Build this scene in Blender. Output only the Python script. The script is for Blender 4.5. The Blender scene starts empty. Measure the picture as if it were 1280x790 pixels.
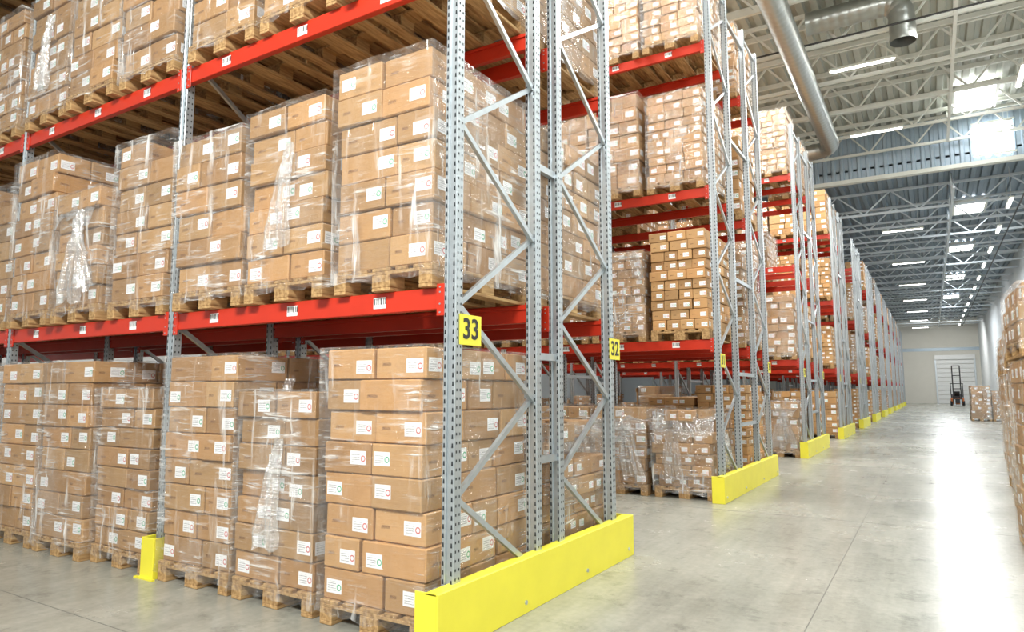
import bpy, math, random
from mathutils import Vector, Matrix, noise as MN
R = random.Random(7)
scene = bpy.context.scene
COL = scene.collection

# ------------------------------------------------------------------ materials
def new_mat(name):
    m = bpy.data.materials.new(name); m.use_nodes = True
    nt = m.node_tree; b = nt.nodes['Principled BSDF']
    return m, nt, b
def N(nt, t, **kw):
    n = nt.nodes.new(t)
    for k, v in kw.items(): setattr(n, k, v)
    return n
def L(nt, a, b): nt.links.new(a, b)
def simple(name, col, rough=.5, metal=0., nscale=0, namt=.1, bump=0., emit=None, es=0):
    m, nt, b = new_mat(name)
    b.inputs['Base Color'].default_value = (*col, 1)
    b.inputs['Roughness'].default_value = rough
    b.inputs['Metallic'].default_value = metal
    if nscale:
        tc = N(nt, 'ShaderNodeTexCoord'); no = N(nt, 'ShaderNodeTexNoise')
        no.inputs['Scale'].default_value = nscale; no.inputs['Detail'].default_value = 5
        L(nt, tc.outputs['Object'], no.inputs['Vector'])
        mx = N(nt, 'ShaderNodeMix', data_type='RGBA')
        mx.inputs['A'].default_value = (*[c * (1 - namt) for c in col], 1)
        mx.inputs['B'].default_value = (*[min(1, c * (1 + namt)) for c in col], 1)
        L(nt, no.outputs['Fac'], mx.inputs['Factor']); L(nt, mx.outputs['Result'], b.inputs['Base Color'])
        if bump:
            bp = N(nt, 'ShaderNodeBump'); bp.inputs['Strength'].default_value = bump
            bp.inputs['Distance'].default_value = .01
            L(nt, no.outputs['Fac'], bp.inputs['Height']); L(nt, bp.outputs['Normal'], b.inputs['Normal'])
    if emit:
        b.inputs['Emission Color'].default_value = (*emit, 1); b.inputs['Emission Strength'].default_value = es
    return m

def mat_card():
    m, nt, b = new_mat('cardboard')
    at = N(nt, 'ShaderNodeAttribute', attribute_name='Col')
    tc = N(nt, 'ShaderNodeTexCoord'); no = N(nt, 'ShaderNodeTexNoise'); oi = N(nt, 'ShaderNodeObjectInfo')
    no.inputs['Scale'].default_value = 9; no.inputs['Detail'].default_value = 4
    L(nt, tc.outputs['Object'], no.inputs['Vector'])
    mr = N(nt, 'ShaderNodeMapRange'); mr.inputs[3].default_value = .86; mr.inputs[4].default_value = 1.1
    L(nt, no.outputs['Fac'], mr.inputs[0])
    om = N(nt, 'ShaderNodeMapRange'); om.inputs[3].default_value = .82; om.inputs[4].default_value = 1.1
    L(nt, oi.outputs['Random'], om.inputs[0])
    mm = N(nt, 'ShaderNodeMath', operation='MULTIPLY'); L(nt, mr.outputs[0], mm.inputs[0]); L(nt, om.outputs[0], mm.inputs[1])
    mu = N(nt, 'ShaderNodeMix', data_type='RGBA', blend_type='MULTIPLY'); mu.inputs['Factor'].default_value = 1
    L(nt, at.outputs['Color'], mu.inputs['A']); L(nt, mm.outputs[0], mu.inputs['B'])
    uv = N(nt, 'ShaderNodeUVMap'); sx = N(nt, 'ShaderNodeSeparateXYZ'); L(nt, uv.outputs[0], sx.inputs[0])
    def rng(sock, a, c):
        g = N(nt, 'ShaderNodeMath', operation='GREATER_THAN'); g.inputs[1].default_value = a; L(nt, sock, g.inputs[0])
        l = N(nt, 'ShaderNodeMath', operation='LESS_THAN'); l.inputs[1].default_value = c; L(nt, sock, l.inputs[0])
        q = N(nt, 'ShaderNodeMath', operation='MULTIPLY'); L(nt, g.outputs[0], q.inputs[0]); L(nt, l.outputs[0], q.inputs[1])
        return q.outputs[0]
    q = N(nt, 'ShaderNodeMath', operation='MULTIPLY')
    L(nt, rng(sx.outputs[0], .12, .30), q.inputs[0]); L(nt, rng(sx.outputs[1], .40, .52), q.inputs[1])
    wn = N(nt, 'ShaderNodeTexNoise'); wn.inputs['Scale'].default_value = 45; L(nt, uv.outputs[0], wn.inputs['Vector'])
    gt = N(nt, 'ShaderNodeMath', operation='GREATER_THAN'); gt.inputs[1].default_value = .5; L(nt, wn.outputs['Fac'], gt.inputs[0])
    q2 = N(nt, 'ShaderNodeMath', operation='MULTIPLY'); L(nt, q.outputs[0], q2.inputs[0]); L(nt, gt.outputs[0], q2.inputs[1])
    mx = N(nt, 'ShaderNodeMix', data_type='RGBA'); mx.inputs['B'].default_value = (.14, .06, .03, 1)
    L(nt, q2.outputs[0], mx.inputs['Factor']); L(nt, mu.outputs['Result'], mx.inputs['A'])
    L(nt, mx.outputs['Result'], b.inputs['Base Color'])
    b.inputs['Roughness'].default_value = .6
    return m

def mat_label():
    m, nt, b = new_mat('shipping_label')
    uv = N(nt, 'ShaderNodeUVMap'); sx = N(nt, 'ShaderNodeSeparateXYZ'); L(nt, uv.outputs[0], sx.inputs[0])
    fr = N(nt, 'ShaderNodeMath', operation='FRACT'); L(nt, sx.outputs[0], fr.inputs[0])
    fl = N(nt, 'ShaderNodeMath', operation='FLOOR'); L(nt, sx.outputs[0], fl.inputs[0])
    def rng(sock, a, c):
        g = N(nt, 'ShaderNodeMath', operation='GREATER_THAN'); g.inputs[1].default_value = a; L(nt, sock, g.inputs[0])
        l = N(nt, 'ShaderNodeMath', operation='LESS_THAN'); l.inputs[1].default_value = c; L(nt, sock, l.inputs[0])
        q = N(nt, 'ShaderNodeMath', operation='MULTIPLY'); L(nt, g.outputs[0], q.inputs[0]); L(nt, l.outputs[0], q.inputs[1])
        return q.outputs[0]
    def mul(a, c):
        q = N(nt, 'ShaderNodeMath', operation='MULTIPLY'); L(nt, a, q.inputs[0]); L(nt, c, q.inputs[1]); return q.outputs[0]
    ms = N(nt, 'ShaderNodeMath', operation='MULTIPLY'); ms.inputs[1].default_value = 6; L(nt, sx.outputs[1], ms.inputs[0])
    f2 = N(nt, 'ShaderNodeMath', operation='FRACT'); L(nt, ms.outputs[0], f2.inputs[0])
    nz = N(nt, 'ShaderNodeTexNoise'); nz.inputs['Scale'].default_value = 30; L(nt, uv.outputs[0], nz.inputs['Vector'])
    text = mul(mul(rng(fr.outputs[0], .08, .62), rng(sx.outputs[1], .15, .85)), mul(rng(f2.outputs[0], .0, .35), rng(nz.outputs['Fac'], .47, 1)))
    mx = N(nt, 'ShaderNodeMix', data_type='RGBA'); mx.inputs['A'].default_value = (.94, .96, .98, 1); mx.inputs['B'].default_value = (.2, .2, .24, 1)
    L(nt, text, mx.inputs['Factor'])
    a = N(nt, 'ShaderNodeMath', operation='SUBTRACT'); a.inputs[1].default_value = .82; L(nt, fr.outputs[0], a.inputs[0])
    c = N(nt, 'ShaderNodeMath', operation='SUBTRACT'); c.inputs[1].default_value = .45; L(nt, sx.outputs[1], c.inputs[0])
    a2 = mul(a.outputs[0], a.outputs[0]); c2 = mul(c.outputs[0], c.outputs[0])
    c3 = N(nt, 'ShaderNodeMath', operation='MULTIPLY'); c3.inputs[1].default_value = .4; L(nt, c2, c3.inputs[0])
    s = N(nt, 'ShaderNodeMath', operation='ADD'); L(nt, a2, s.inputs[0]); L(nt, c3.outputs[0], s.inputs[1])
    ring = rng(s.outputs[0], .009, .022)
    rc = N(nt, 'ShaderNodeMix', data_type='RGBA'); rc.inputs['A'].default_value = (.05, .42, .22, 1); rc.inputs['B'].default_value = (.6, .1, .1, 1)
    L(nt, fl.outputs[0], rc.inputs['Factor'])
    m2 = N(nt, 'ShaderNodeMix', data_type='RGBA'); L(nt, ring, m2.inputs['Factor'])
    L(nt, mx.outputs['Result'], m2.inputs['A']); L(nt, rc.outputs['Result'], m2.inputs['B'])
    L(nt, m2.outputs['Result'], b.inputs['Base Color']); b.inputs['Roughness'].default_value = .5
    return m

def mat_wrap(name, base=.05, amp=.5, gloss=.16):
    m, nt, b = new_mat(name)
    tc = N(nt, 'ShaderNodeTexCoord'); oi = N(nt, 'ShaderNodeObjectInfo')
    mul = N(nt, 'ShaderNodeVectorMath', operation='ADD')
    sc = N(nt, 'ShaderNodeMath', operation='MULTIPLY'); sc.inputs[1].default_value = 37
    L(nt, oi.outputs['Random'], sc.inputs[0])
    L(nt, tc.outputs['Object'], mul.inputs[0]); L(nt, sc.outputs[0], mul.inputs[1])
    def layer(rot, scale, ns, dist, det=4):
        mp = N(nt, 'ShaderNodeMapping'); mp.inputs['Rotation'].default_value = rot; mp.inputs['Scale'].default_value = scale
        L(nt, mul.outputs[0], mp.inputs['Vector'])
        no = N(nt, 'ShaderNodeTexNoise'); no.inputs['Scale'].default_value = ns; no.inputs['Detail'].default_value = det
        no.inputs['Roughness'].default_value = .6; no.inputs['Distortion'].default_value = dist
        L(nt, mp.outputs[0], no.inputs['Vector']); return no.outputs['Fac']
    n1 = layer((.3, .45, .2), (1.0, 1.0, 12), 2.2, .6)
    n2 = layer((-.5, -.9, .3), (1.2, 1.2, 13), 2.6, .7)
    n3 = layer((.1, .2, 0), (1.6, 1.6, .7), 1.9, .3, 2)
    n4 = layer((.2, .15, .1), (9, 9, 1.0), 1.4, .5, 3)
    mx0 = N(nt, 'ShaderNodeMath', operation='MAXIMUM'); L(nt, n1, mx0.inputs[0]); L(nt, n2, mx0.inputs[1])
    mx = N(nt, 'ShaderNodeMath', operation='MAXIMUM'); L(nt, mx0.outputs[0], mx.inputs[0]); L(nt, n4, mx.inputs[1])
    def mrg(src, lo, hi, a, c):
        q = N(nt, 'ShaderNodeMapRange'); q.inputs[1].default_value = lo; q.inputs[2].default_value = hi
        q.inputs[3].default_value = a; q.inputs[4].default_value = c; L(nt, src, q.inputs[0]); return q.outputs[0]
    pr = N(nt, 'ShaderNodeMath', operation='MULTIPLY'); L(nt, mrg(mx.outputs[0], .57, .72, 0, 1), pr.inputs[0]); L(nt, mrg(n3, .40, .62, .06, 1), pr.inputs[1])
    veil = mrg(n3, .5, .68, 0, .13)
    fa = N(nt, 'ShaderNodeMath', operation='MULTIPLY_ADD'); fa.inputs[1].default_value = amp; fa.inputs[2].default_value = base
    L(nt, pr.outputs[0], fa.inputs[0])
    fb = N(nt, 'ShaderNodeMath', operation='ADD', use_clamp=True); L(nt, fa.outputs[0], fb.inputs[0]); L(nt, veil, fb.inputs[1])
    b.inputs['Base Color'].default_value = (.94, .95, .94, 1); b.inputs['Roughness'].default_value = .28
    bp = N(nt, 'ShaderNodeBump'); bp.inputs['Strength'].default_value = 1.; bp.inputs['Distance'].default_value = .035
    L(nt, mx.outputs[0], bp.inputs['Height']); L(nt, bp.outputs['Normal'], b.inputs['Normal'])
    gl = N(nt, 'ShaderNodeBsdfGlossy'); gl.inputs['Roughness'].default_value = .13; L(nt, bp.outputs['Normal'], gl.inputs['Normal'])
    tr = N(nt, 'ShaderNodeBsdfTransparent')
    m1 = N(nt, 'ShaderNodeMixShader'); L(nt, fb.outputs[0], m1.inputs[0]); L(nt, tr.outputs[0], m1.inputs[1]); L(nt, b.outputs[0], m1.inputs[2])
    m2 = N(nt, 'ShaderNodeMixShader'); m2.inputs[0].default_value = gloss
    L(nt, m1.outputs[0], m2.inputs[1]); L(nt, gl.outputs[0], m2.inputs[2])
    out = nt.nodes['Material Output']; L(nt, m2.outputs[0], out.inputs['Surface'])
    return m

def mat_floor():
    m, nt, b = new_mat('concrete_floor')
    tc = N(nt, 'ShaderNodeTexCoord')
    n1 = N(nt, 'ShaderNodeTexNoise'); n1.inputs['Scale'].default_value = .45; n1.inputs['Detail'].default_value = 9; n1.inputs['Roughness'].default_value = .68
    n2 = N(nt, 'ShaderNodeTexNoise'); n2.inputs['Scale'].default_value = 22; n2.inputs['Detail'].default_value = 6
    mp = N(nt, 'ShaderNodeMapping'); mp.inputs['Scale'].default_value = (3.2, .35, 1)
    n3 = N(nt, 'ShaderNodeTexNoise'); n3.inputs['Scale'].default_value = 1.3; n3.inputs['Detail'].default_value = 7; n3.inputs['Roughness'].default_value = .7
    n4 = N(nt, 'ShaderNodeTexNoise'); n4.inputs['Scale'].default_value = 3.5; n4.inputs['Detail'].default_value = 10; n4.inputs['Roughness'].default_value = .75
    L(nt, tc.outputs['Object'], n4.inputs['Vector'])
    L(nt, tc.outputs['Object'], n1.inputs['Vector']); L(nt, tc.outputs['Object'], n2.inputs['Vector'])
    L(nt, tc.outputs['Object'], mp.inputs[0]); L(nt, mp.outputs[0], n3.inputs['Vector'])
    cr = N(nt, 'ShaderNodeValToRGB'); e = cr.color_ramp.elements
    e[0].position = .3; e[0].color = (.235, .24, .205, 1); e[1].position = .7; e[1].color = (.37, .37, .325, 1)
    L(nt, n1.outputs['Fac'], cr.inputs[0])
    def mr(src, a, c, lo=0, hi=1):
        q = N(nt, 'ShaderNodeMapRange'); q.inputs[1].default_value = lo; q.inputs[2].default_value = hi
        q.inputs[3].default_value = a; q.inputs[4].default_value = c; L(nt, src, q.inputs[0]); return q.outputs[0]
    k = N(nt, 'ShaderNodeMath', operation='MULTIPLY'); L(nt, mr(n2.outputs['Fac'], .82, 1.16), k.inputs[0]); L(nt, mr(n3.outputs['Fac'], .82, 1.06, .3, .6), k.inputs[1])
    k2 = N(nt, 'ShaderNodeMath', operation='MULTIPLY'); L(nt, k.outputs[0], k2.inputs[0]); L(nt, mr(n4.outputs['Fac'], .62, 1.04, .30, .46), k2.inputs[1])
    mu = N(nt, 'ShaderNodeMix', data_type='RGBA', blend_type='MULTIPLY'); mu.inputs['Factor'].default_value = 1
    L(nt, cr.outputs[0], mu.inputs['A']); L(nt, k2.outputs[0], mu.inputs['B'])
    L(nt, mu.outputs['Result'], b.inputs['Base Color'])
    L(nt, mr(n1.outputs['Fac'], .16, .36), b.inputs['Roughness'])
    return m

def mat_wood():
    m, nt, b = new_mat('pallet_wood')
    tc = N(nt, 'ShaderNodeTexCoord'); mp = N(nt, 'ShaderNodeMapping'); mp.inputs['Scale'].default_value = (14, 1.5, 14)
    no = N(nt, 'ShaderNodeTexNoise'); no.inputs['Scale'].default_value = 3; no.inputs['Detail'].default_value = 6
    L(nt, tc.outputs['Object'], mp.inputs[0]); L(nt, mp.outputs[0], no.inputs['Vector'])
    cr = N(nt, 'ShaderNodeValToRGB'); e = cr.color_ramp.elements
    e[0].position = .3; e[0].color = (.24, .125, .045, 1); e[1].position = .7; e[1].color = (.58, .38, .17, 1)
    L(nt, no.outputs['Fac'], cr.inputs[0]); L(nt, cr.outputs[0], b.inputs['Base Color']); b.inputs['Roughness'].default_value = .75
    return m

def mat_barcode():
    m, nt, b = new_mat('barcode_label')
    uv = N(nt, 'ShaderNodeUVMap'); sx = N(nt, 'ShaderNodeSeparateXYZ'); L(nt, uv.outputs[0], sx.inputs[0])
    cb = N(nt, 'ShaderNodeCombineXYZ'); L(nt, sx.outputs[0], cb.inputs[0])
    no = N(nt, 'ShaderNodeTexNoise'); no.inputs['Scale'].default_value = 14; no.inputs['Detail'].default_value = 3; L(nt, cb.outputs[0], no.inputs['Vector'])
    g = N(nt, 'ShaderNodeMath', operation='GREATER_THAN'); g.inputs[1].default_value = .5; L(nt, no.outputs['Fac'], g.inputs[0])
    g2 = N(nt, 'ShaderNodeMath', operation='GREATER_THAN'); g2.inputs[1].default_value = .35; L(nt, sx.outputs[1], g2.inputs[0])
    g3 = N(nt, 'ShaderNodeMath', operation='LESS_THAN'); g3.inputs[1].default_value = .9; L(nt, sx.outputs[1], g3.inputs[0])
    a = N(nt, 'ShaderNodeMath', operation='MULTIPLY'); L(nt, g.outputs[0], a.inputs[0]); L(nt, g2.outputs[0], a.inputs[1])
    c = N(nt, 'ShaderNodeMath', operation='MULTIPLY'); L(nt, a.outputs[0], c.inputs[0]); L(nt, g3.outputs[0], c.inputs[1])
    mx = N(nt, 'ShaderNodeMix', data_type='RGBA'); mx.inputs['A'].default_value = (.85, .85, .85, 1); mx.inputs['B'].default_value = (.03, .03, .03, 1)
    L(nt, c.outputs[0], mx.inputs['Factor']); L(nt, mx.outputs['Result'], b.inputs['Base Color'])
    return m

CARD = mat_card(); LABEL = mat_label(); WRAP = mat_wrap('stretch_film', .02, .8, .13); WRAPL = mat_wrap('loose_film', .16, .6, .26)
FLOOR = mat_floor(); WOOD = mat_wood(); BARC = mat_barcode()
STEEL = simple('galvanised_steel', (.47, .52, .55), .34, .65, 18, .2)
DARK = simple('dark_slot', (.015, .02, .025), .8)
RED = simple('red_beam_paint', (.54, .030, .010), .38, 0, 6, .12)
YEL = simple('yellow_paint', (.78, .71, .05), .45, 0, 5, .08)
BLACK = simple('black', (.02, .02, .02), .5)
WHITE = simple('white_paint', (.70, .71, .65), .5, 0, 3, .05)
TRUSSF = simple('far_truss_paint', (.64, .70, .74), .5, 0, 3, .05)
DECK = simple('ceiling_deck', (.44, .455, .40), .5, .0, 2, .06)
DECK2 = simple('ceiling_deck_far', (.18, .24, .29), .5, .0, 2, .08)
STRIP = simple('blue_corrugated_panel', (.38, .47, .55), .4, .2, 2, .06)
WALLM = simple('wall_paint', (.80, .85, .88), .6, 0, 1.5, .04)
WALLF = simple('far_wall_paint', (.70, .69, .63), .6, 0, 1.5, .04)
DOORM = simple('roller_door_paint', (.76, .78, .78), .4, .1, 2, .04)
DUCT = simple('duct_metal', (.42, .44, .42), .34, .8, 12, .1)
TUBE = simple('lamp_tube', (1, 1, 1), .5, emit=(1, .99, .95), es=9)
SKYL = simple('skylight_glazing', (1, 1, 1), .5, emit=(.95, .98, 1), es=11)
ORANGE = simple('truck_orange', (.60, .16, .03), .4, 0, 4, .05)
GREYP = simple('truck_grey', (.10, .10, .11), .4, 0, 4, .05)
RUBBER = simple('rubber', (.03, .03, .03), .8)
JOINT = simple('joint_filler', (.14, .14, .125), .8)

# ------------------------------------------------------------------ mesh builder
TEMPL = None
def templ():
    idx = {}; k = 0
    for sx in (-1, 1):
        for sy in (-1, 1):
            for sz in (-1, 1):
                for a in range(3): idx[(sx, sy, sz, a)] = k; k += 1
    faces = []
    def key(ax, vals):
        s = [0, 0, 0]
        for d, v in vals.items(): s[d] = v
        return idx[(s[0], s[1], s[2], ax)]
    for a in range(3):
        b, c = [(1, 2), (2, 0), (0, 1)][a]
        for s in (-1, 1):
            f = [key(a, {a: s, b: p, c: q}) for p, q in ((-1, -1), (1, -1), (1, 1), (-1, 1))]
            faces.append((f, (a, s)))
    for a, b, c in ((0, 1, 2), (1, 2, 0), (0, 2, 1)):
        for sa in (-1, 1):
            for sb in (-1, 1):
                f = [key(a, {a: sa, b: sb, c: -1}), key(a, {a: sa, b: sb, c: 1}), key(b, {a: sa, b: sb, c: 1}), key(b, {a: sa, b: sb, c: -1})]
                faces.append((f, None))
    for sx in (-1, 1):
        for sy in (-1, 1):
            for sz in (-1, 1): faces.append(([idx[(sx, sy, sz, a)] for a in range(3)], None))
    pts = [None] * 24
    for (sx, sy, sz, a), i in idx.items():
        v = [sx * .8, sy * .8, sz * .8]; v[a] /= .8; pts[i] = Vector(v)
    out = []
    for f, tag in faces:
        n = (pts[f[1]] - pts[f[0]]).cross(pts[f[2]] - pts[f[1]])
        c = sum((pts[i] for i in f), Vector()) / len(f)
        if n.dot(c) < 0: f = f[::-1]
        out.append((f, tag))
    return idx, out
class MB:
    def __init__(s): s.v = []; s.f = []; s.m = []; s.uv = []; s.c = []; s.mats = []
    def mi(s, mat):
        if mat not in s.mats: s.mats.append(mat)
        return s.mats.index(mat)
    def face(s, idx, mat, uv=None, col=(1, 1, 1)):
        s.f.append(idx); s.m.append(s.mi(mat)); s.uv.append(uv or [(0, 0)] * len(idx)); s.c.append(col)
    def quad(s, pts, mat, uv=((0, 0), (1, 0), (1, 1), (0, 1)), col=(1, 1, 1)):
        b = len(s.v); s.v += [tuple(p) for p in pts]; s.face(list(range(b, b + len(pts))), mat, list(uv)[:len(pts)], col)
    def box(s, lo, hi, mat, ch=0, M=None, col=(1, 1, 1)):
        lo = Vector(lo); hi = Vector(hi); c = (lo + hi) / 2; h = (hi - lo) / 2
        T = (lambda p: tuple(M @ p)) if M is not None else (lambda p: tuple(p))
        b = len(s.v)
        if ch <= 0:
            for sx in (-1, 1):
                for sy in (-1, 1):
                    for sz in (-1, 1): s.v.append(T(c + Vector((sx * h.x, sy * h.y, sz * h.z))))
            for f in ((0, 1, 3, 2), (4, 6, 7, 5), (0, 4, 5, 1), (2, 3, 7, 6), (0, 2, 6, 4), (1, 5, 7, 3)):
                s.face([b + i for i in f], mat, None, col)
            return
        global TEMPL
        if TEMPL is None: TEMPL = templ()
        idx, faces = TEMPL
        arr = [None] * 24
        loc = [None] * 24
        for (sx, sy, sz, a), i in idx.items():
            e = [h.x - ch, h.y - ch, h.z - ch]; e[a] += ch
            loc[i] = (sx, sy, sz)
            arr[i] = T(c + Vector((sx * e[0], sy * e[1], sz * e[2])))
        s.v += arr
        for f, tag in faces:
            uv = None
            if tag:
                a, sg = tag; uv = []
                for i in f:
                    l = loc[i]
                    if a == 0: u, w = l[1] * sg, l[2]
                    elif a == 1: u, w = -l[0] * sg, l[2]
                    else: u, w = -1.9, -1.9
                    uv.append((u * .5 + .5, w * .5 + .5))
            s.face([b + i for i in f], mat, uv, col)
    def bar(s, p0, p1, w, h, mat, up=(0, 0, 1)):
        p0 = Vector(p0); p1 = Vector(p1); d = p1 - p0; l = d.length; d.normalize()
        u = Vector(up)
        if abs(u.dot(d)) > .98: u = Vector((1, 0, 0))
        x = d.cross(u).normalized(); z = x.cross(d).normalized()
        M = Matrix((x, d, z)).transposed().to_4x4(); M.translation = p0
        s.box((-w / 2, 0, -h / 2), (w / 2, l, h / 2), mat, 0, M)
    def cyl(s, p0, p1, r, mat, n=16, caps=True):
        p0 = Vector(p0); p1 = Vector(p1); d = (p1 - p0).normalized()
        u = Vector((0, 0, 1)) if abs(d.z) < .9 else Vector((1, 0, 0))
        x = d.cross(u).normalized(); y = d.cross(x).normalized(); b = len(s.v)
        for p in (p0, p1):
            for i in range(n):
                a = 2 * math.pi * i / n; s.v.append(tuple(p + (x * math.cos(a) + y * math.sin(a)) * r))
        for i in range(n):
            j = (i + 1) % n; s.face([b + i, b + n + i, b + n + j, b + j], mat)
        if caps:
            s.face([b + i for i in range(n)], mat); s.face([b + n + i for i in range(n)][::-1], mat)
    def grid(s, fn, nu, nv, mat):
        b = len(s.v)
        for i in range(nv + 1):
            for j in range(nu + 1): s.v.append(tuple(fn(j / nu, i / nv)))
        for i in range(nv):
            for j in range(nu):
                a = b + i * (nu + 1) + j; s.face([a, a + 1, a + nu + 2, a + nu + 1], mat)
    def mesh(s, name, smooth=False):
        me = bpy.data.meshes.new(name); me.from_pydata(s.v, [], s.f)
        for m in s.mats: me.materials.append(m)
        me.polygons.foreach_set('material_index', s.m)
        ul = me.uv_layers.new(name='UVMap'); flat = []
        for u in s.uv:
            for p in u: flat += [p[0], p[1]]
        ul.data.foreach_set('uv', flat)
        ca = me.color_attributes.new('Col', 'FLOAT_COLOR', 'CORNER'); fc = []
        for u, c in zip(s.uv, s.c):
            fc += [c[0], c[1], c[2], 1.] * len(u)
        ca.data.foreach_set('color', fc)
        if smooth is True: me.polygons.foreach_set('use_smooth', [True] * len(me.polygons))
        elif smooth: me.polygons.foreach_set('use_smooth', [s.mats[i] in smooth for i in s.m])
        me.update(); return me
def obj(name, me, loc=(0, 0, 0), rot=0, parent=None):
    o = bpy.data.objects.new(name, me); o.location = loc; o.rotation_euler = (0, 0, rot)
    COL.objects.link(o)
    if parent: o.parent = parent
    return o

# ------------------------------------------------------------------ pallet + load
def add_pallet(mb, W=.8, D=1.2):
    hw, hd = W / 2, D / 2
    def b(x0, y0, z0, x1, y1, z1): mb.box((x0, y0, z0), (x1, y1, z1), WOOD, .003)
    for x0, x1 in ((-hw, -hw + .10), (-.0725, .0725), (hw - .10, hw)): b(x0, -hd, 0, x1, hd, .022)
    for x in (-hw + .05, 0, hw - .05):
        for y in (-hd + .0725, 0, hd - .0725):
            wx = .05 if x else .0725
            b(x - wx, y - .0725, .022, x + wx, y + .0725, .100)
    for y in (-hd + .0725, 0, hd - .0725): b(-hw, y - .0725, .100, hw, y + .0725, .122)
    ws = [.145, .10, .145, .10, .145]; gap = (W - sum(ws)) / 4; x = -hw
    for w in ws: b(x, -hd, .122, x + w, hd, .144); x += w + gap

def make_load(name, seed, H, lh=.195, fine=False, missing=0, wrap=True, loose=0, W=.78, D=1.17, tone=1.0, jit=1.0, crumple=0, misslayers=1):
    r = random.Random(seed); mb = MB(); add_pallet(mb)
    n = max(1, round((H - .144) / lh)); lh = (H - .144) / n
    base = (.50 * tone, .290 * tone, .122 * tone)
    xs_opts = [[.5, .5], [.62, .38], [.38, .62], [.5, .5], [.58, .42]] if not fine else [[.34, .33, .33], [.25, .25, .25, .25]]
    ys_opts = [[.33, .34, .33], [.26, .24, .26, .24], [.4, .25, .35]] if not fine else [[.2] * 5, [.25] * 4]
    swx = r.uniform(-.035, .035) * jit; swy = r.uniform(-.03, .01) * jit
    for k in range(n):
        z = .145 + k * lh
        xs = r.choice(xs_opts); ys = r.choice(ys_opts)
        ox = r.uniform(-.016, .016) * jit + swx * k / n; oy = r.uniform(-.016, .016) * jit + swy * k / n
        x = -W / 2
        for wx in xs:
            y = -D / 2; w = wx * W
            for wy in ys:
                d = wy * D
                if k >= n - misslayers and missing and r.random() < missing: y += d; continue
                t = r.uniform(.76, 1.14); tt = r.uniform(.94, 1.05)
                col = (base[0] * t, base[1] * t * tt, base[2] * t * tt * tt)
                jx, jy = r.uniform(-.006, .006), r.uniform(-.012, .012)
                cx, cy = x + w / 2 + ox + jx, y + d / 2 + oy + jy
                M = Matrix.Translation((cx, cy, z)) @ Matrix.Rotation(r.uniform(-.018, .018), 4, 'Z')
                a, b2 = w / 2 - .004, d / 2 - .004
                mb.box((-a, -b2, .001), (a, b2, lh - .004), CARD, .007, M, col)
                lw, lhh = (.125, .082) if not fine else (.080, .055)
                e = .0015
                for side in range(4):
                    outer = (side == 0 and y < -D / 2 + .01) or (side == 1 and x + w > W / 2 - .01) or (side == 2 and y + d > D / 2 - .01) or (side == 3 and x < -W / 2 + .01)
                    if not outer or r.random() < .10: continue
                    half = a if side in (0, 2) else b2
                    if half * 2 < lw * 1.3: continue
                    c = half - lw * .5 - r.uniform(.010, .04)
                    if r.random() < .22: c = -c
                    zz = r.uniform(.03, max(.032, lh - lhh - .04))
                    u0, u1, z0, z1 = c - lw / 2, c + lw / 2, zz, zz + lhh
                    if side == 0: P = [(u0, -b2 - e, z0), (u1, -b2 - e, z0), (u1, -b2 - e, z1), (u0, -b2 - e, z1)]
                    elif side == 1: P = [(a + e, u0, z0), (a + e, u1, z0), (a + e, u1, z1), (a + e, u0, z1)]
                    elif side == 2: P = [(-u0, b2 + e, z0), (-u1, b2 + e, z0), (-u1, b2 + e, z1), (-u0, b2 + e, z1)]
                    else: P = [(-a - e, -u0, z0), (-a - e, -u1, z0), (-a - e, -u1, z1), (-a - e, -u0, z1)]
                    kk = r.choice((0, 1))
                    mb.quad([M @ Vector(p) for p in P], LABEL, [(kk + .001, 0), (kk + .999, 0), (kk + .999, 1), (kk + .001, 1)])
                y += d
            x += w
    if wrap:
        hw, hd = W / 2 + .028, D / 2 + .032
        per = []; nx, ny = 14, 20
        for i in range(nx): per.append((-hw + 2 * hw * i / nx, -hd))
        for i in range(ny): per.append((hw, -hd + 2 * hd * i / ny))
        for i in range(nx): per.append((hw - 2 * hw * i / nx, hd))
        for i in range(ny): per.append((-hw, hd - 2 * hd * i / ny))
        zt = H
        nz = max(8, int(H / .07)); z0, z1 = .06, zt + .012
        b = len(mb.v); P = len(per); so = seed * 1.7
        for kz in range(nz + 1):
            z = z0 + (z1 - z0) * kz / nz; f = max(0, (z - .145) / H)
            for i, (px, py) in enumerate(per):
                nn = MN.noise(Vector((px * 7 + so, py * 7, z * 9))) * .014 + MN.noise(Vector((px * 18 + so, py * 18, z * 30))) * .006
                q = 1 + nn / .4 * .9
                if kz == 0: q += r.uniform(-.01, .03)
                corner = (abs(abs(px) - hw) < 1e-6 and abs(abs(py) - hd) < 1e-6)
                if corner and kz: q = .996
                mb.v.append((px * q + swx * f, py * (1 + (q - 1) * .7) + swy * f, z + (0 if kz else r.uniform(-.015, .02))))
        for kz in range(nz):
            for i in range(P):
                j = (i + 1) % P
                mb.face([b + kz * P + i, b + kz * P + j, b + (kz + 1) * P + j, b + (kz + 1) * P + i], WRAP)
        t = len(mb.v)
        for i, (px, py) in enumerate(per):
            mb.v.append((px * r.uniform(.72, .86) + swx, py * r.uniform(.8, .9) + swy, zt + .008 + r.uniform(0, .014)))
        for i in range(P):
            j = (i + 1) % P
            mb.face([b + nz * P + i, b + nz * P + j, t + j, t + i], WRAP)
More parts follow.
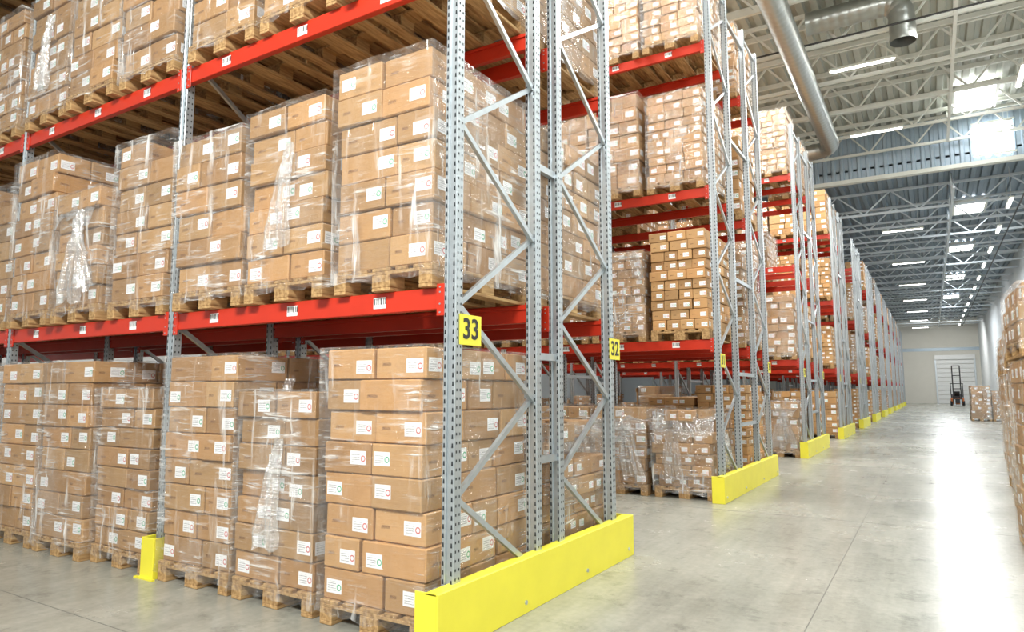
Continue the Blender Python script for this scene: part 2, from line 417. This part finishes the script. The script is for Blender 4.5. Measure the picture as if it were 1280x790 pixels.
    for q in range(loose):
        side = r.choice((0, 0, 1)); cx = r.uniform(-.2, .25); zt = H * r.uniform(.7, .99)
        wdt = r.uniform(.12, .28); ln = r.uniform(.35, .8); sk = r.uniform(-.45, .45); ph = r.uniform(0, 6)
        lim = (W if side == 0 else D) / 2
        def fn(u, v):
            uu = u - .5; fold = math.sin(u * 26 + ph + 2 * math.sin(v * 3)) * .014 + math.sin(u * 11 - v * 4 + ph) * .014
            lat = cx + uu * wdt * (.55 + .9 * v) + sk * v * ln; out = .045 + fold + .02 * math.sin(v * 3.1) + MN.noise(Vector((u * 6 + ph, v * 9, ph))) * .018
            lat = max(-lim, min(lim, lat)); zz = zt - v * ln + .03 * math.sin(u * 9 + ph) * v
            return (lat, -D / 2 - out, zz) if side == 0 else (W / 2 + out, lat, zz)
        mb.grid(fn, 26, 18, WRAPL)
    for q in range(crumple):
        ph = r.uniform(0, 30); hz = H - lh * misslayers * (.6 if missing else 0)
        def fn(u, v):
            x = (u - .5) * W * 1.05; y = -D / 2 - .06 + v * D * .8
            z = hz + .04 + .16 * abs(MN.noise(Vector((u * 4 + ph, v * 4, 1)))) + .07 * abs(MN.noise(Vector((u * 11 + ph, v * 11, 3)))) 
            if v < .3: z -= (.3 - v) / .3 * (.25 + .15 * MN.noise(Vector((u * 5, ph, 0))))
            if v < .3: y = -D / 2 - .05 - .03 * MN.noise(Vector((u * 9, v * 9, ph)))  + (v / .3) * .04
            return (x, y, z)
        mb.grid(fn, 30, 30, WRAPL)
    return mb.mesh(name, smooth=(WRAPL,))

big8 = [make_load('carton_load_tall_%d' % i, 100 + i, 1.66, loose=(i % 3 == 1)) for i in range(4)]
big7 = [make_load('carton_load_mid_%d' % i, 200 + i, (1.34, 1.42, 1.52, 1.40, 1.50)[i], missing=.4 * (i == 2), loose=(i % 2), lh=(.195, .17, .21, .18, .195)[i]) for i in range(5)]
low6 = [make_load('carton_load_low_%d' % i, 300 + i, 1.18, missing=.4, loose=2, lh=.17, jit=1.6, crumple=1, misslayers=1 + i) for i in range(2)]
fine7 = [make_load('small_carton_load_%d' % i, 400 + i, (1.42, 1.28, 1.52)[i], lh=.13, fine=True, loose=(i == 1)) for i in range(3)]
fine5 = [make_load('small_carton_partial_%d' % i, 450 + i, 1.0 + .15 * i, lh=.14, fine=True, loose=2, missing=.5, jit=2, crumple=1, misslayers=2) for i in range(2)]
plain = [make_load('unwrapped_load_%d' % i, 600 + i, 1.30 + .1 * i, lh=(.13, .17, .14)[i], fine=(i != 1), wrap=False, tone=1.12) for i in range(3)]
short = [make_load('short_carton_load', 500, .62, lh=.16)]

def load(me, x, y, z, rot=None):
    rt = R.choice((0, math.pi)) if rot is None else rot
    return obj('pallet_of_cartons', me, (x + R.uniform(-.012, .012), y + R.uniform(-.04, .04), z), rt + R.uniform(-.018, .018))

# ------------------------------------------------------------------ rack parts
def post(mb, x, y, H, sgn):
    w, d = .042, .036
    mb.box((x - w, y - d, 0), (x - w + .026, y + d, H), STEEL, .003)
    mb.box((x + w - .026, y - d, 0), (x + w, y + d, H), STEEL, .003)
    mb.box((x - w + .02, y - d + .014 if sgn < 0 else y - d + .006, 0), (x + w - .02, y + d - .006 if sgn < 0 else y + d - .014, H), STEEL, 0)
    mb.box((x - .075, y - .06, 0), (x + .075, y + .06, .008), STEEL)
    e = .0012; z = .08
    while z < H - .05:
        for sx in (-1, 1):
            cx = x + sx * (w - .013)
            for sy in (-1, 1):
                yy = y + sy * (d + e); P = [(cx - .006, yy, z), (cx + .006, yy, z), (cx + .004, yy, z + .026), (cx - .004, yy, z + .026)]
                mb.quad(P if sy < 0 else P[::-1], DARK)
            xx = x + sx * (w + e)
            for cy in (y - .016, y + .016):
                P = [(xx, cy - .005, z + .02), (xx, cy + .005, z + .02), (xx, cy + .005, z + .035), (xx, cy - .005, z + .035)]
                mb.quad(P if sx > 0 else P[::-1], DARK)
        z += .05
def frame_mesh(name, depth, H):
    mb = MB(); post(mb, 0, 0, H, -1); post(mb, 0, depth, H, 1)
    mb.bar((0, .03, .2), (0, depth - .03, .2), .03, .045, STEEL)
    nodes = []; z = .22; side = 1
    while z < H - .1: nodes.append((depth - .035 if side else .035, z)); z += .56; side = 1 - side
    for a, b in zip(nodes, nodes[1:]):
        off = .012 if a[0] > b[0] else -.012
        mb.bar((off, a[0], a[1]), (off, b[0], b[1]), .026, .034, STEEL)
    mb.bar((0, .03, H - .12), (0, depth - .03, H - .12), .03, .045, STEEL)
    return mb.mesh(name)
BAY = 2.75
def beam_mesh(name, label):
    mb = MB(); l = BAY - .084
    mb.box((-l / 2, -.025, -.13), (l / 2, .025, 0), RED, .004)
    mb.box((-l / 2, .022, -.035), (l / 2, .040, -.012), RED)
    for s in (-1, 1):
        x = s * (l / 2)
        mb.box((x - .004 if s < 0 else x - .05, -.034, -.17), (x + .05 if s < 0 else x + .004, -.026, .02), RED, .002)
        for zz in (-.15, -.10, -.03, .0): mb.cyl((x - s * .025, -.034, zz), (x - s * .025, -.037, zz), .006, STEEL, 6)
    if label:
        for cx in (-.83, .03, .83):
            w = .052
            mb.quad([(cx - w, -.0262, -.098), (cx + w, -.0262, -.098), (cx + w, -.0262, -.028), (cx - w, -.0262, -.028)], BARC)
    return mb.mesh(name)
BEAM_L = beam_mesh('rack_beam_labelled', True)
BEAM_P = beam_mesh('rack_beam_plain', False)
FR = frame_mesh('upright_frame', .945, 7.35)
def guard_mesh(name, ln, h=.335):
    mb = MB(); t = .012
    mb.box((-t, 0, .0), (t * 0, ln, h), YEL, .003)
    mb.box((-.09, 0, h - .012), (-t + .001, ln, h), YEL, .003)
    mb.box((-.16, 0, 0), (-t, t, h), YEL, .003); mb.box((-.16, ln - t, 0), (-t, ln, h), YEL, .003)
    for y in (.12, ln * .33, ln * .66, ln - .12):
        mb.cyl((0, y, .07), (.008, y, .07), .014, STEEL, 8); mb.box((-.13, y - .02, 0), (-.012, y + .02, .01), YEL)
    return mb.mesh(name)
mbp = MB()
mbp.box((-.075, -.125, 0), (.075, -.113, .30), YEL, .003); mbp.box((-.083, -.125, 0), (-.071, .03, .30), YEL, .003)
mbp.box((.071, -.125, 0), (.083, .03, .30), YEL, .003); mbp.box((-.12, -.15, 0), (.12, -.125, .012), YEL)
PROT = mbp.mesh('post_protector')

XP = -2.36
def rack(posts, nb, levels, guard):
    e = bpy.data.objects.new('pallet_rack', None); COL.objects.link(e); e.location = (XP, posts[0], 0)
    def rel(x, y, z): return (x - XP, y - posts[0], z)
    for i in range(nb + 1):
        for y in (posts[0], posts[2]):
            obj('upright_frame', FR, rel(XP - i * BAY, y, 0), 0, e)
    for i in range(nb):
        cx = XP - (i + .5) * BAY
        for z in levels:
            for q, (pa, pb) in enumerate(((posts[0], posts[0] + .945), (posts[2], posts[2] + .945))):
                obj('beam_front', BEAM_L if q == 0 else BEAM_P, rel(cx, pa - .008, z), 0, e)
                obj('beam_rear', BEAM_P if q == 0 else BEAM_L, rel(cx, pb + .008, z), math.pi, e)
    mb = MB()
    for i in range(nb + 1):
        x = -i * BAY
        for z in (.9, 1.62, 3.0, 5.1, 7.0):
            mb.box((x - .02, posts[1] - posts[0] + .03, z), (x + .02, posts[2] - posts[0] - .03, z + .05), STEEL)
    obj('row_spacers', mb.mesh('row_spacers'), (0, 0, 0), 0, e)
    obj('end_guard', guard_mesh('rack_end_guard', guard[1] - guard[0]), rel(-2.27, guard[0], 0), 0, e)
    for i in range(1, nb):
        obj('post_protector', PROT, rel(XP - i * BAY, posts[0], 0), 0, e)
        obj('post_protector', PROT, rel(XP - i * BAY, posts[3], 0), math.pi, e)
    return e

P1 = (3.18, 4.125, 4.46, 5.405)
LV1 = (2.01, 4.04, 6.10); LV = (2.08, 4.14, 6.20)
rack(P1, 4, LV1, (2.95, 5.70))
yc = 3.08 + .6
def bayx(i, j): return XP - i * BAY - .04 - .05 - .4 - j * .875
lay = {0: [[big8[0], big7[3], big8[1]], [big7[1], big8[2], big8[3]], [big8[0], big7[3], big8[1]], [big8[2]] * 3],
       1: [[big7[4], big7[3], big7[0]], [big7[2], low6[0], big8[0]], [big7[2], big7[0], big7[1]], [big7[3]] * 3],
       2: [[big7[3], big7[1], big7[4]], [big7[0], big7[2], big7[3]], [big7[1], low6[1], big7[0]], [big7[3]] * 3],
       3: [[big7[3], low6[1], big7[4]], [big7[0], big7[2], big7[3]], [big7[1], big7[4], big7[0]], [big7[3]] * 3]}
zb1 = (0.001, 2.012, 4.042, 6.102)
for lev, bays in lay.items():
    for i, b in enumerate(bays):
        for j, me in enumerate(b):
            load(me, bayx(i, j), yc, zb1[lev], 0)
            if i < 3:
                pool = big7 if lev else [fine5[1], big7[0], big7[2], fine7[0]]
                me2 = fine5[1] if (lev == 0 and i == 0 and j == 0) else R.choice(pool)
                load(me2, bayx(i, j), 4.36 + .6, zb1[lev], math.pi)
starts = [8.75] + [15.5 + 6.8 * k for k in range(10)]
for ri, s in enumerate(starts):
    ps = (s + .23, s + 1.175, s + 2.32, s + 3.265)
    nb = 4 if ri < 2 else (3 if ri < 4 else 2)
    rack(ps, nb, LV, (s, s + 3.5))
    zb = (0.001, 2.082, 4.142, 6.202)
    for lev in range(4):
        for i in range(nb):
            for j in range(3):
                x = bayx(i, j); rot = None
                if ri < 2:
                    pool = fine7 + fine7 + big7
                    if lev == 0: pool = fine5 + low6 + [big7[2], fine7[1]]
                    if lev == 3: pool = fine7 + big7 + low6
                    if ri == 0 and lev == 0 and i == 0: pool = [(fine5[1], low6[1], low6[0])[j]]; rot = 0
                    if ri == 0 and lev == 1 and i == 0: pool = [(plain[2], fine7[1], fine7[2])[j]]; rot = 0
                    back = fine7 + plain if lev else fine5 + plain
                else:
                    pool = plain + plain + fine7; back = plain
                    if lev == 0: pool = plain + fine5
                if not (ri == 0 and i == 0) and R.random() < .09: continue
                load(R.choice(pool), x, ps[0] - .10 + .6, zb[lev], rot)
                if i < 2 and (ri < 6 or i < 1) and R.random() < (.7 if lev == 0 else .93): load(R.choice(back), x, ps[2] - .10 + .6, zb[lev])

def sign(txt, y, z):
    mb = MB(); mb.box((0, -.11, -.09), (.004, .11, .09), YEL, .001)
    o = obj('row_number_sign', mb.mesh('row_number_sign'), (XP + .045, y, z))
    cu = bpy.data.curves.new('digits', 'FONT'); cu.body = txt; cu.size = .17; cu.extrude = .001; cu.offset = .003
    cu.align_x = 'CENTER'; cu.align_y = 'CENTER'; cu.materials.append(BLACK)
    t = bpy.data.objects.new('digits', cu); COL.objects.link(t); t.parent = o
    t.location = (.0055, 0, 0); t.rotation_euler = (math.pi / 2, 0, math.pi / 2)
sign('33', 3.18 + .11, 1.76); sign('32', 5.40 + .05, 1.76)
for k, s in enumerate(starts[:6]):
    sign(str(31 - 2 * k), s + .3, 1.8); sign(str(30 - 2 * k), s + 3.3, 1.8)

# ------------------------------------------------------------------ shell
XL, XR, Y0, Y1 = -18, 4.8, -7, 92
def single(name, fn, smooth=False, loc=(0, 0, 0)):
    mb = MB(); fn(mb); return obj(name, mb.mesh(name, smooth), loc)
single('floor', lambda m: m.box((XL, Y0, -.2), (XR, Y1, 0), FLOOR))
def joints(m):
    for y in (2.35, 8.35, 14.35, 20.35, 26.35, 32.35): m.box((XL, y, 0), (XR, y + .005, .0012), JOINT)
    m.box((-.72, Y0, 0), (-.715, Y1, .0012), JOINT)
    r = random.Random(3); x, y = -.6, 3.3
    while x < .9:
        nx, ny = x + r.uniform(.04, .1), y + r.uniform(-.05, .03)
        m.bar((x, y, .0012), (nx, ny, .0012), r.uniform(.004, .011), .002, JOINT); x, y = nx, ny
single('floor_joints', joints)
YS = 28.5; ZN = 11.3; ZF = 9.7
def deck(m, y0, y1, z, mat, pitch=.35, dep=.09):
    x = XL
    while x < XR:
        pts = [(x, z + dep), (x + pitch * .35, z + dep), (x + pitch * .45, z), (x + pitch * .9, z), (x + pitch, z + dep)]
        for a, b in zip(pts, pts[1:]):
            m.quad([(a[0], y0, a[1]), (a[0], y1, a[1]), (b[0], y1, b[1]), (b[0], y0, b[1])], mat)
        x += pitch
    m.box((XL, y0, z + dep + .02), (XR, y1, z + dep + .1), mat)
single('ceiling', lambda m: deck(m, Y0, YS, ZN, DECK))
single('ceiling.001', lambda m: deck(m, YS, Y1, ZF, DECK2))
def strip(m):
    x = XL; p = .3
    while x < XR:
        pts = [(x, 0), (x + .13, 0), (x + .17, -.05), (x + .26, -.05), (x + p, 0)]
        for a, b in zip(pts, pts[1:]):
            m.quad([(a[0], YS + a[1], ZF - .25), (b[0], YS + b[1], ZF - .25), (b[0], YS + b[1], ZN + .1), (a[0], YS + a[1], ZN + .1)], STRIP)
        x += p
    m.box((XL, YS - .1, ZF - .35), (XR, YS + .15, ZF - .2), WHITE)
single('wall_roof_step', strip)
single('wall_right', lambda m: m.box((XR, Y0, 0), (XR + .2, Y1, ZN + .2), WALLM))
single('wall_left', lambda m: m.box((XL - .2, Y0, 0), (XL, Y1, ZN + .2), WALLM))
single('wall_far', lambda m: (m.box((XL, Y1, 0), (XR, Y1 + .2, ZF + .2), WALLF), m.box((XL, Y1 - .05, 6.0), (XR, Y1, 6.35), STRIP)))
def door(m):
    x0, x1 = .6, 4.2; z = 0
    m.box((x0 - .15, Y1 - .12, 0), (x0, Y1 - .05, 5.0), STEEL); m.box((x1, Y1 - .12, 0), (x1 + .15, Y1 - .05, 5.0), STEEL)
    m.box((x0 - .15, Y1 - .3, 5.0), (x1 + .15, Y1 - .05, 5.5), DOORM)
    while z < 5: m.box((x0, Y1 - .09, z + .01), (x1, Y1 - .05, z + .48), DOORM, .015); z += .5
single('door_1', door)

def truss(m, zb, zt, x0=XL, x1=XR, step=1.5, t=.09, mat=WHITE):
    m.box((x0, -t / 2, zb - t / 2), (x1, t / 2, zb + t / 2), mat)
    m.box((x0, -t / 2, zt - t), (x1, t / 2, zt), mat)
    x = x0; up = True
    while x + step / 2 <= x1:
        a = (x, 0, zb if up else zt - .05); b = (x + step / 2, 0, zt - .05 if up else zb)
        m.bar(a, b, .05, .05, mat); up = not up; x += step / 2
def ytruss(m, y0, y1, zb, zt, step, mat):
    t = .08
    m.box((-t / 2, y0, zb - t / 2), (t / 2, y1, zb + t / 2), mat)
    y = y0; up = True
    while y + step / 2 <= y1:
        a = (0, y, zb if up else zt - .05); b = (0, y + step / 2, zt - .05 if up else zb)
        m.bar(a, b, .05, .05, mat); up = not up; y += step / 2
for y in [3.5, 8.5, 13.5, 16, 18.5, 21, 23.5, 26, 28.2]: single('roof_truss', lambda m: truss(m, 10.35, ZN), loc=(0, y, 0))
for k in range(20): single('roof_truss', lambda m: truss(m, 8.75, ZF, step=2.0, mat=TRUSSF), loc=(0, YS + 3 + k * 3, 0))
for x in (-9.5, -4.2, 1.1): single('roof_truss', lambda m: ytruss(m, YS + .2, Y1, 8.75, ZF, 3.0, TRUSSF), loc=(x, 0, 0))
for x in (-8.0, 1.0, 3.4): single('roof_truss', lambda m: ytruss(m, Y0, YS - .2, 10.35, ZN, 3.3, WHITE), loc=(x, 0, 0))
def purl(m):
    y = Y0 + 1
    while y < YS: m.box((XL, y - .04, ZN - .14), (XR, y + .04, ZN - .005), WHITE); y += 1.67
single('roof_purlins', purl)

mbl = MB(); mbl.box((-.8, -.08, 0), (.8, .08, .07), WHITE, .01); mbl.box((-.76, -.055, -.03), (.76, .055, 0), TUBE, .01)
for s in (-.6, .6): mbl.box((s - .005, -.005, .07), (s + .005, .005, 1.22), WHITE)
LMP = mbl.mesh('fluorescent_lamp')
for y in (5, 9.5, 14, 19.6, 25.1): 
    for x in (-1.1, -7.5, -13): obj('fluorescent_lamp', LMP, (x, y, 10.05))
for y in range(34, 90, 9):
    obj('fluorescent_lamp', LMP, (-.7, y, 8.45)); obj('fluorescent_lamp', LMP, (-6, y, 8.45))
for y in (6, 10.5, 14.5, 18.5, 22.6, 27): obj('fluorescent_lamp', LMP, (2.6, y, 10.05), math.pi / 2)
for y in range(31, 90, 5): obj('fluorescent_lamp', LMP, (2.9, y, 8.45), math.pi / 2)
def skyl(m, w, l):
    m.box((-w / 2, -l / 2, 0), (w / 2, l / 2, .03), SKYL)
    for sx in (-1, 1): m.box((sx * w / 2 - .05, -l / 2 - .05, -.06), (sx * w / 2 + .05, l / 2 + .05, .06), WHITE)
    for sy in (-1, 1): m.box((-w / 2, sy * l / 2 - .05, -.06), (w / 2, sy * l / 2 + .05, .06), WHITE)
n = 0
for x, y, z, w, l in [(1.75, 26.4, ZN - .2, 1.2, 2.2), (1.75, 15, ZN - .2, 1.2, 2.4), (1.9, 36, ZF - .07, 1.2, 2.4), (1.9, 46, ZF - .07, 1.2, 2.4), (1.9, 58, ZF - .07, 1.2, 2.4), (1.9, 70, ZF - .07, 1.2, 2.4)]:
    n += 1; single('window_%d' % n, lambda m: skyl(m, w, l), loc=(x, y, z))
single('window_7', lambda m: (m.box((1.8, 0, 9.7), (2.9, .03, 10.8), SKYL), m.box((1.72, -.02, 9.63), (2.98, .0, 9.7), WHITE), m.box((1.72, -.02, 10.8), (2.98, 0, 10.87), WHITE)), loc=(0, YS - .1, 0))

def sweep(m, path, r, mat, n=20, ridge=3):
    b = len(m.v); prev = None
    for k, p in enumerate(path):
        p = Vector(p); d = (Vector(path[min(k + 1, len(path) - 1)]) - Vector(path[max(k - 1, 0)])).normalized()
        u = Vector((0, 0, 1)) if abs(d.z) < .9 else Vector((1, 0, 0))
        if prev is None: x = d.cross(u).normalized()
        else: x = (prev - d * prev.dot(d)).normalized()
        prev = x; y = d.cross(x); rr = r * (1.05 if k % ridge == 0 else 1)
        for i in range(n):
            a = 2 * math.pi * i / n; m.v.append(tuple(p + (x * math.cos(a) + y * math.sin(a)) * rr))
    for k in range(len(path) - 1):
        for i in range(n):
            j = (i + 1) % n; m.face([b + k * n + i, b + k * n + j, b + (k + 1) * n + j, b + (k + 1) * n + i], mat)
def poly(points, rad=.7, st=.07):
    out = []; pts = [Vector(p) for p in points]; cur = pts[0]
    def seg(a, b):
        l = (b - a).length; k = max(1, int(l / st))
        for i in range(k): out.append(a + (b - a) * i / k)
    for i in range(1, len(pts)):
        if i < len(pts) - 1:
            d0 = (pts[i] - pts[i - 1]).normalized(); d1 = (pts[i + 1] - pts[i]).normalized()
            a = pts[i] - d0 * rad; b = pts[i] + d1 * rad; seg(cur, a)
            for q in range(12):
                t = q / 12; out.append(a * (1 - t) ** 2 + pts[i] * 2 * t * (1 - t) + b * t * t)
            cur = b
        else: seg(cur, pts[i]); out.append(pts[i])
    return out
single('ventilation_duct', lambda m: (sweep(m, poly([(-2.45, 4, 9.75), (-2.45, 25.2, 9.75), (-9, 25.2, 9.75)]), .27, DUCT)), True)
single('ventilation_duct', lambda m: (sweep(m, poly([(-2.2, 18.0, 10.75), (-.1, 18.0, 10.75), (-.1, 18.0, 9.7)], .45), .28, DUCT)), True)
def cab(m):
    for y, z in ((17.4, 9.9), (12.0, 9.9)): m.cyl((XL, y, z), (XR, y, z), .025, BLACK, 8)
    m.cyl((3.3, 4, 9.9), (3.3, 28.4, 9.9), .03, BLACK, 8); m.cyl((3.3, 28.6, 8.6), (3.3, 90, 8.6), .03, BLACK, 8)
single('ceiling_cable', cab)

# ------------------------------------------------------------------ right side pallets
for x, y, me in [(1.04, 7.6, big8[3]), (1.20, 9.9, big8[1]), (1.33, 12.2, low6[1]), (1.46, 14.6, big8[2]), (1.6, 17, big8[0])]:
    load(me, x, y, .001, 0)
for x, y, me, z in [(1.04, 7.6, short[0], 1.69), (1.20, 9.9, short[0], 1.69), (1.46, 14.6, short[0], 1.69), (1.6, 17, short[0], 1.69)]:
    load(me, x, y, z, 0)
load(big8[3], 1.95, 40, .001, 0); load(fine7[0], 2.8, 40, .001, 0)

def forklift(m):
    m.box((-.55, 0, .12), (.55, 1.3, .75), ORANGE, .05); m.box((-.5, .8, .75), (.5, 1.35, 1.15), GREYP, .08)
    m.box((-.25, .45, .75), (.25, .85, .9), BLACK, .03); m.box((-.25, .8, .9), (.25, .92, 1.4), BLACK, .03)
    for x in (-.5, .5):
        m.bar((x, .2, .7), (x, .35, 2.15), .06, .06, BLACK); m.bar((x, 1.2, 1.1), (x, 1.0, 2.15), .06, .06, BLACK)
    m.box((-.55, .3, 2.12), (.55, 1.05, 2.18), BLACK)
    for x in (-.32, .32): m.box((x - .05, -.25, .1), (x + .05, -.12, 3.9), BLACK); m.box((x - .035, -.12, .1), (x + .035, -.02, 3.0), STEEL)
    for z in (.4, 1.6, 2.9, 3.85): m.box((-.35, -.2, z), (.35, -.14, z + .08), BLACK)
    m.box((-.4, -.3, .25), (.4, -.25, .7), BLACK)
    for x in (-.25, .25): m.box((x - .05, -1.4, .08), (x + .05, -.27, .12), STEEL); m.box((x - .05, -.32, .08), (x + .05, -.27, .6), STEEL)
    for x in (-.5, .5):
        for y, r in ((.15, .24), (1.1, .2)): m.cyl((x - .09, y, r), (x + .09, y, r), r, RUBBER, 18)
    m.bar((0, .3, .7), (0, .45, 1.15), .04, .04, BLACK); m.cyl((0, .43, 1.14), (0, .46, 1.16), .17, BLACK, 14)
single('forklift', forklift, loc=(2.1, 80, 0))

# ------------------------------------------------------------------ lights
def area(name, x, y, z, sx, sy, e, rx=0, col=(1, .98, .93)):
    l = bpy.data.lights.new(name, 'AREA'); l.shape = 'RECTANGLE'; l.size = sx; l.size_y = sy; l.energy = e; l.color = col
    o = bpy.data.objects.new(name, l); o.location = (x, y, z); o.rotation_euler = (rx, 0, 0); COL.objects.link(o)
area('ceiling_and_added_key_light', -1, -3.5, 8.0, 5, 1.5, 1550, math.radians(48))  # added key light behind the camera, tilted at the rack fronts; no ceiling fixture
area('ceiling_and_added_key_light', 1, 4, 9.9, 2, 6, 300)
for y in (12, 20): area('ceiling_and_added_key_light', 1, y, 9.95, 1.2, 5, 560)
for y in (34, 46, 58, 70): area('ceiling_and_added_key_light', 1, y, 8.4, 1.2, 6, 620, 0, (.95, .98, 1))
area('ceiling_and_added_key_light', 1, 82, 8.4, 3, 3, 620, math.radians(20))
for y in (7.2, 14, 20.7): area('aisle_light_bank', -7, y, 9.9, 8, .6, 850)
w = bpy.data.worlds.new('World'); scene.world = w; w.use_nodes = True
w.node_tree.nodes['Background'].inputs[0].default_value = (1, .995, .97, 1); w.node_tree.nodes['Background'].inputs[1].default_value = .58

cam = bpy.data.cameras.new('camera'); cam.lens = 848 / 1280 * 36; cam.sensor_width = 36; cam.sensor_fit = 'HORIZONTAL'
co = bpy.data.objects.new('camera', cam); COL.objects.link(co)
co.location = (0, 0, 1.4); co.rotation_euler = (math.radians(96.33), 0, math.radians(31.6))
scene.camera = co
scene.view_settings.view_transform = 'Standard'
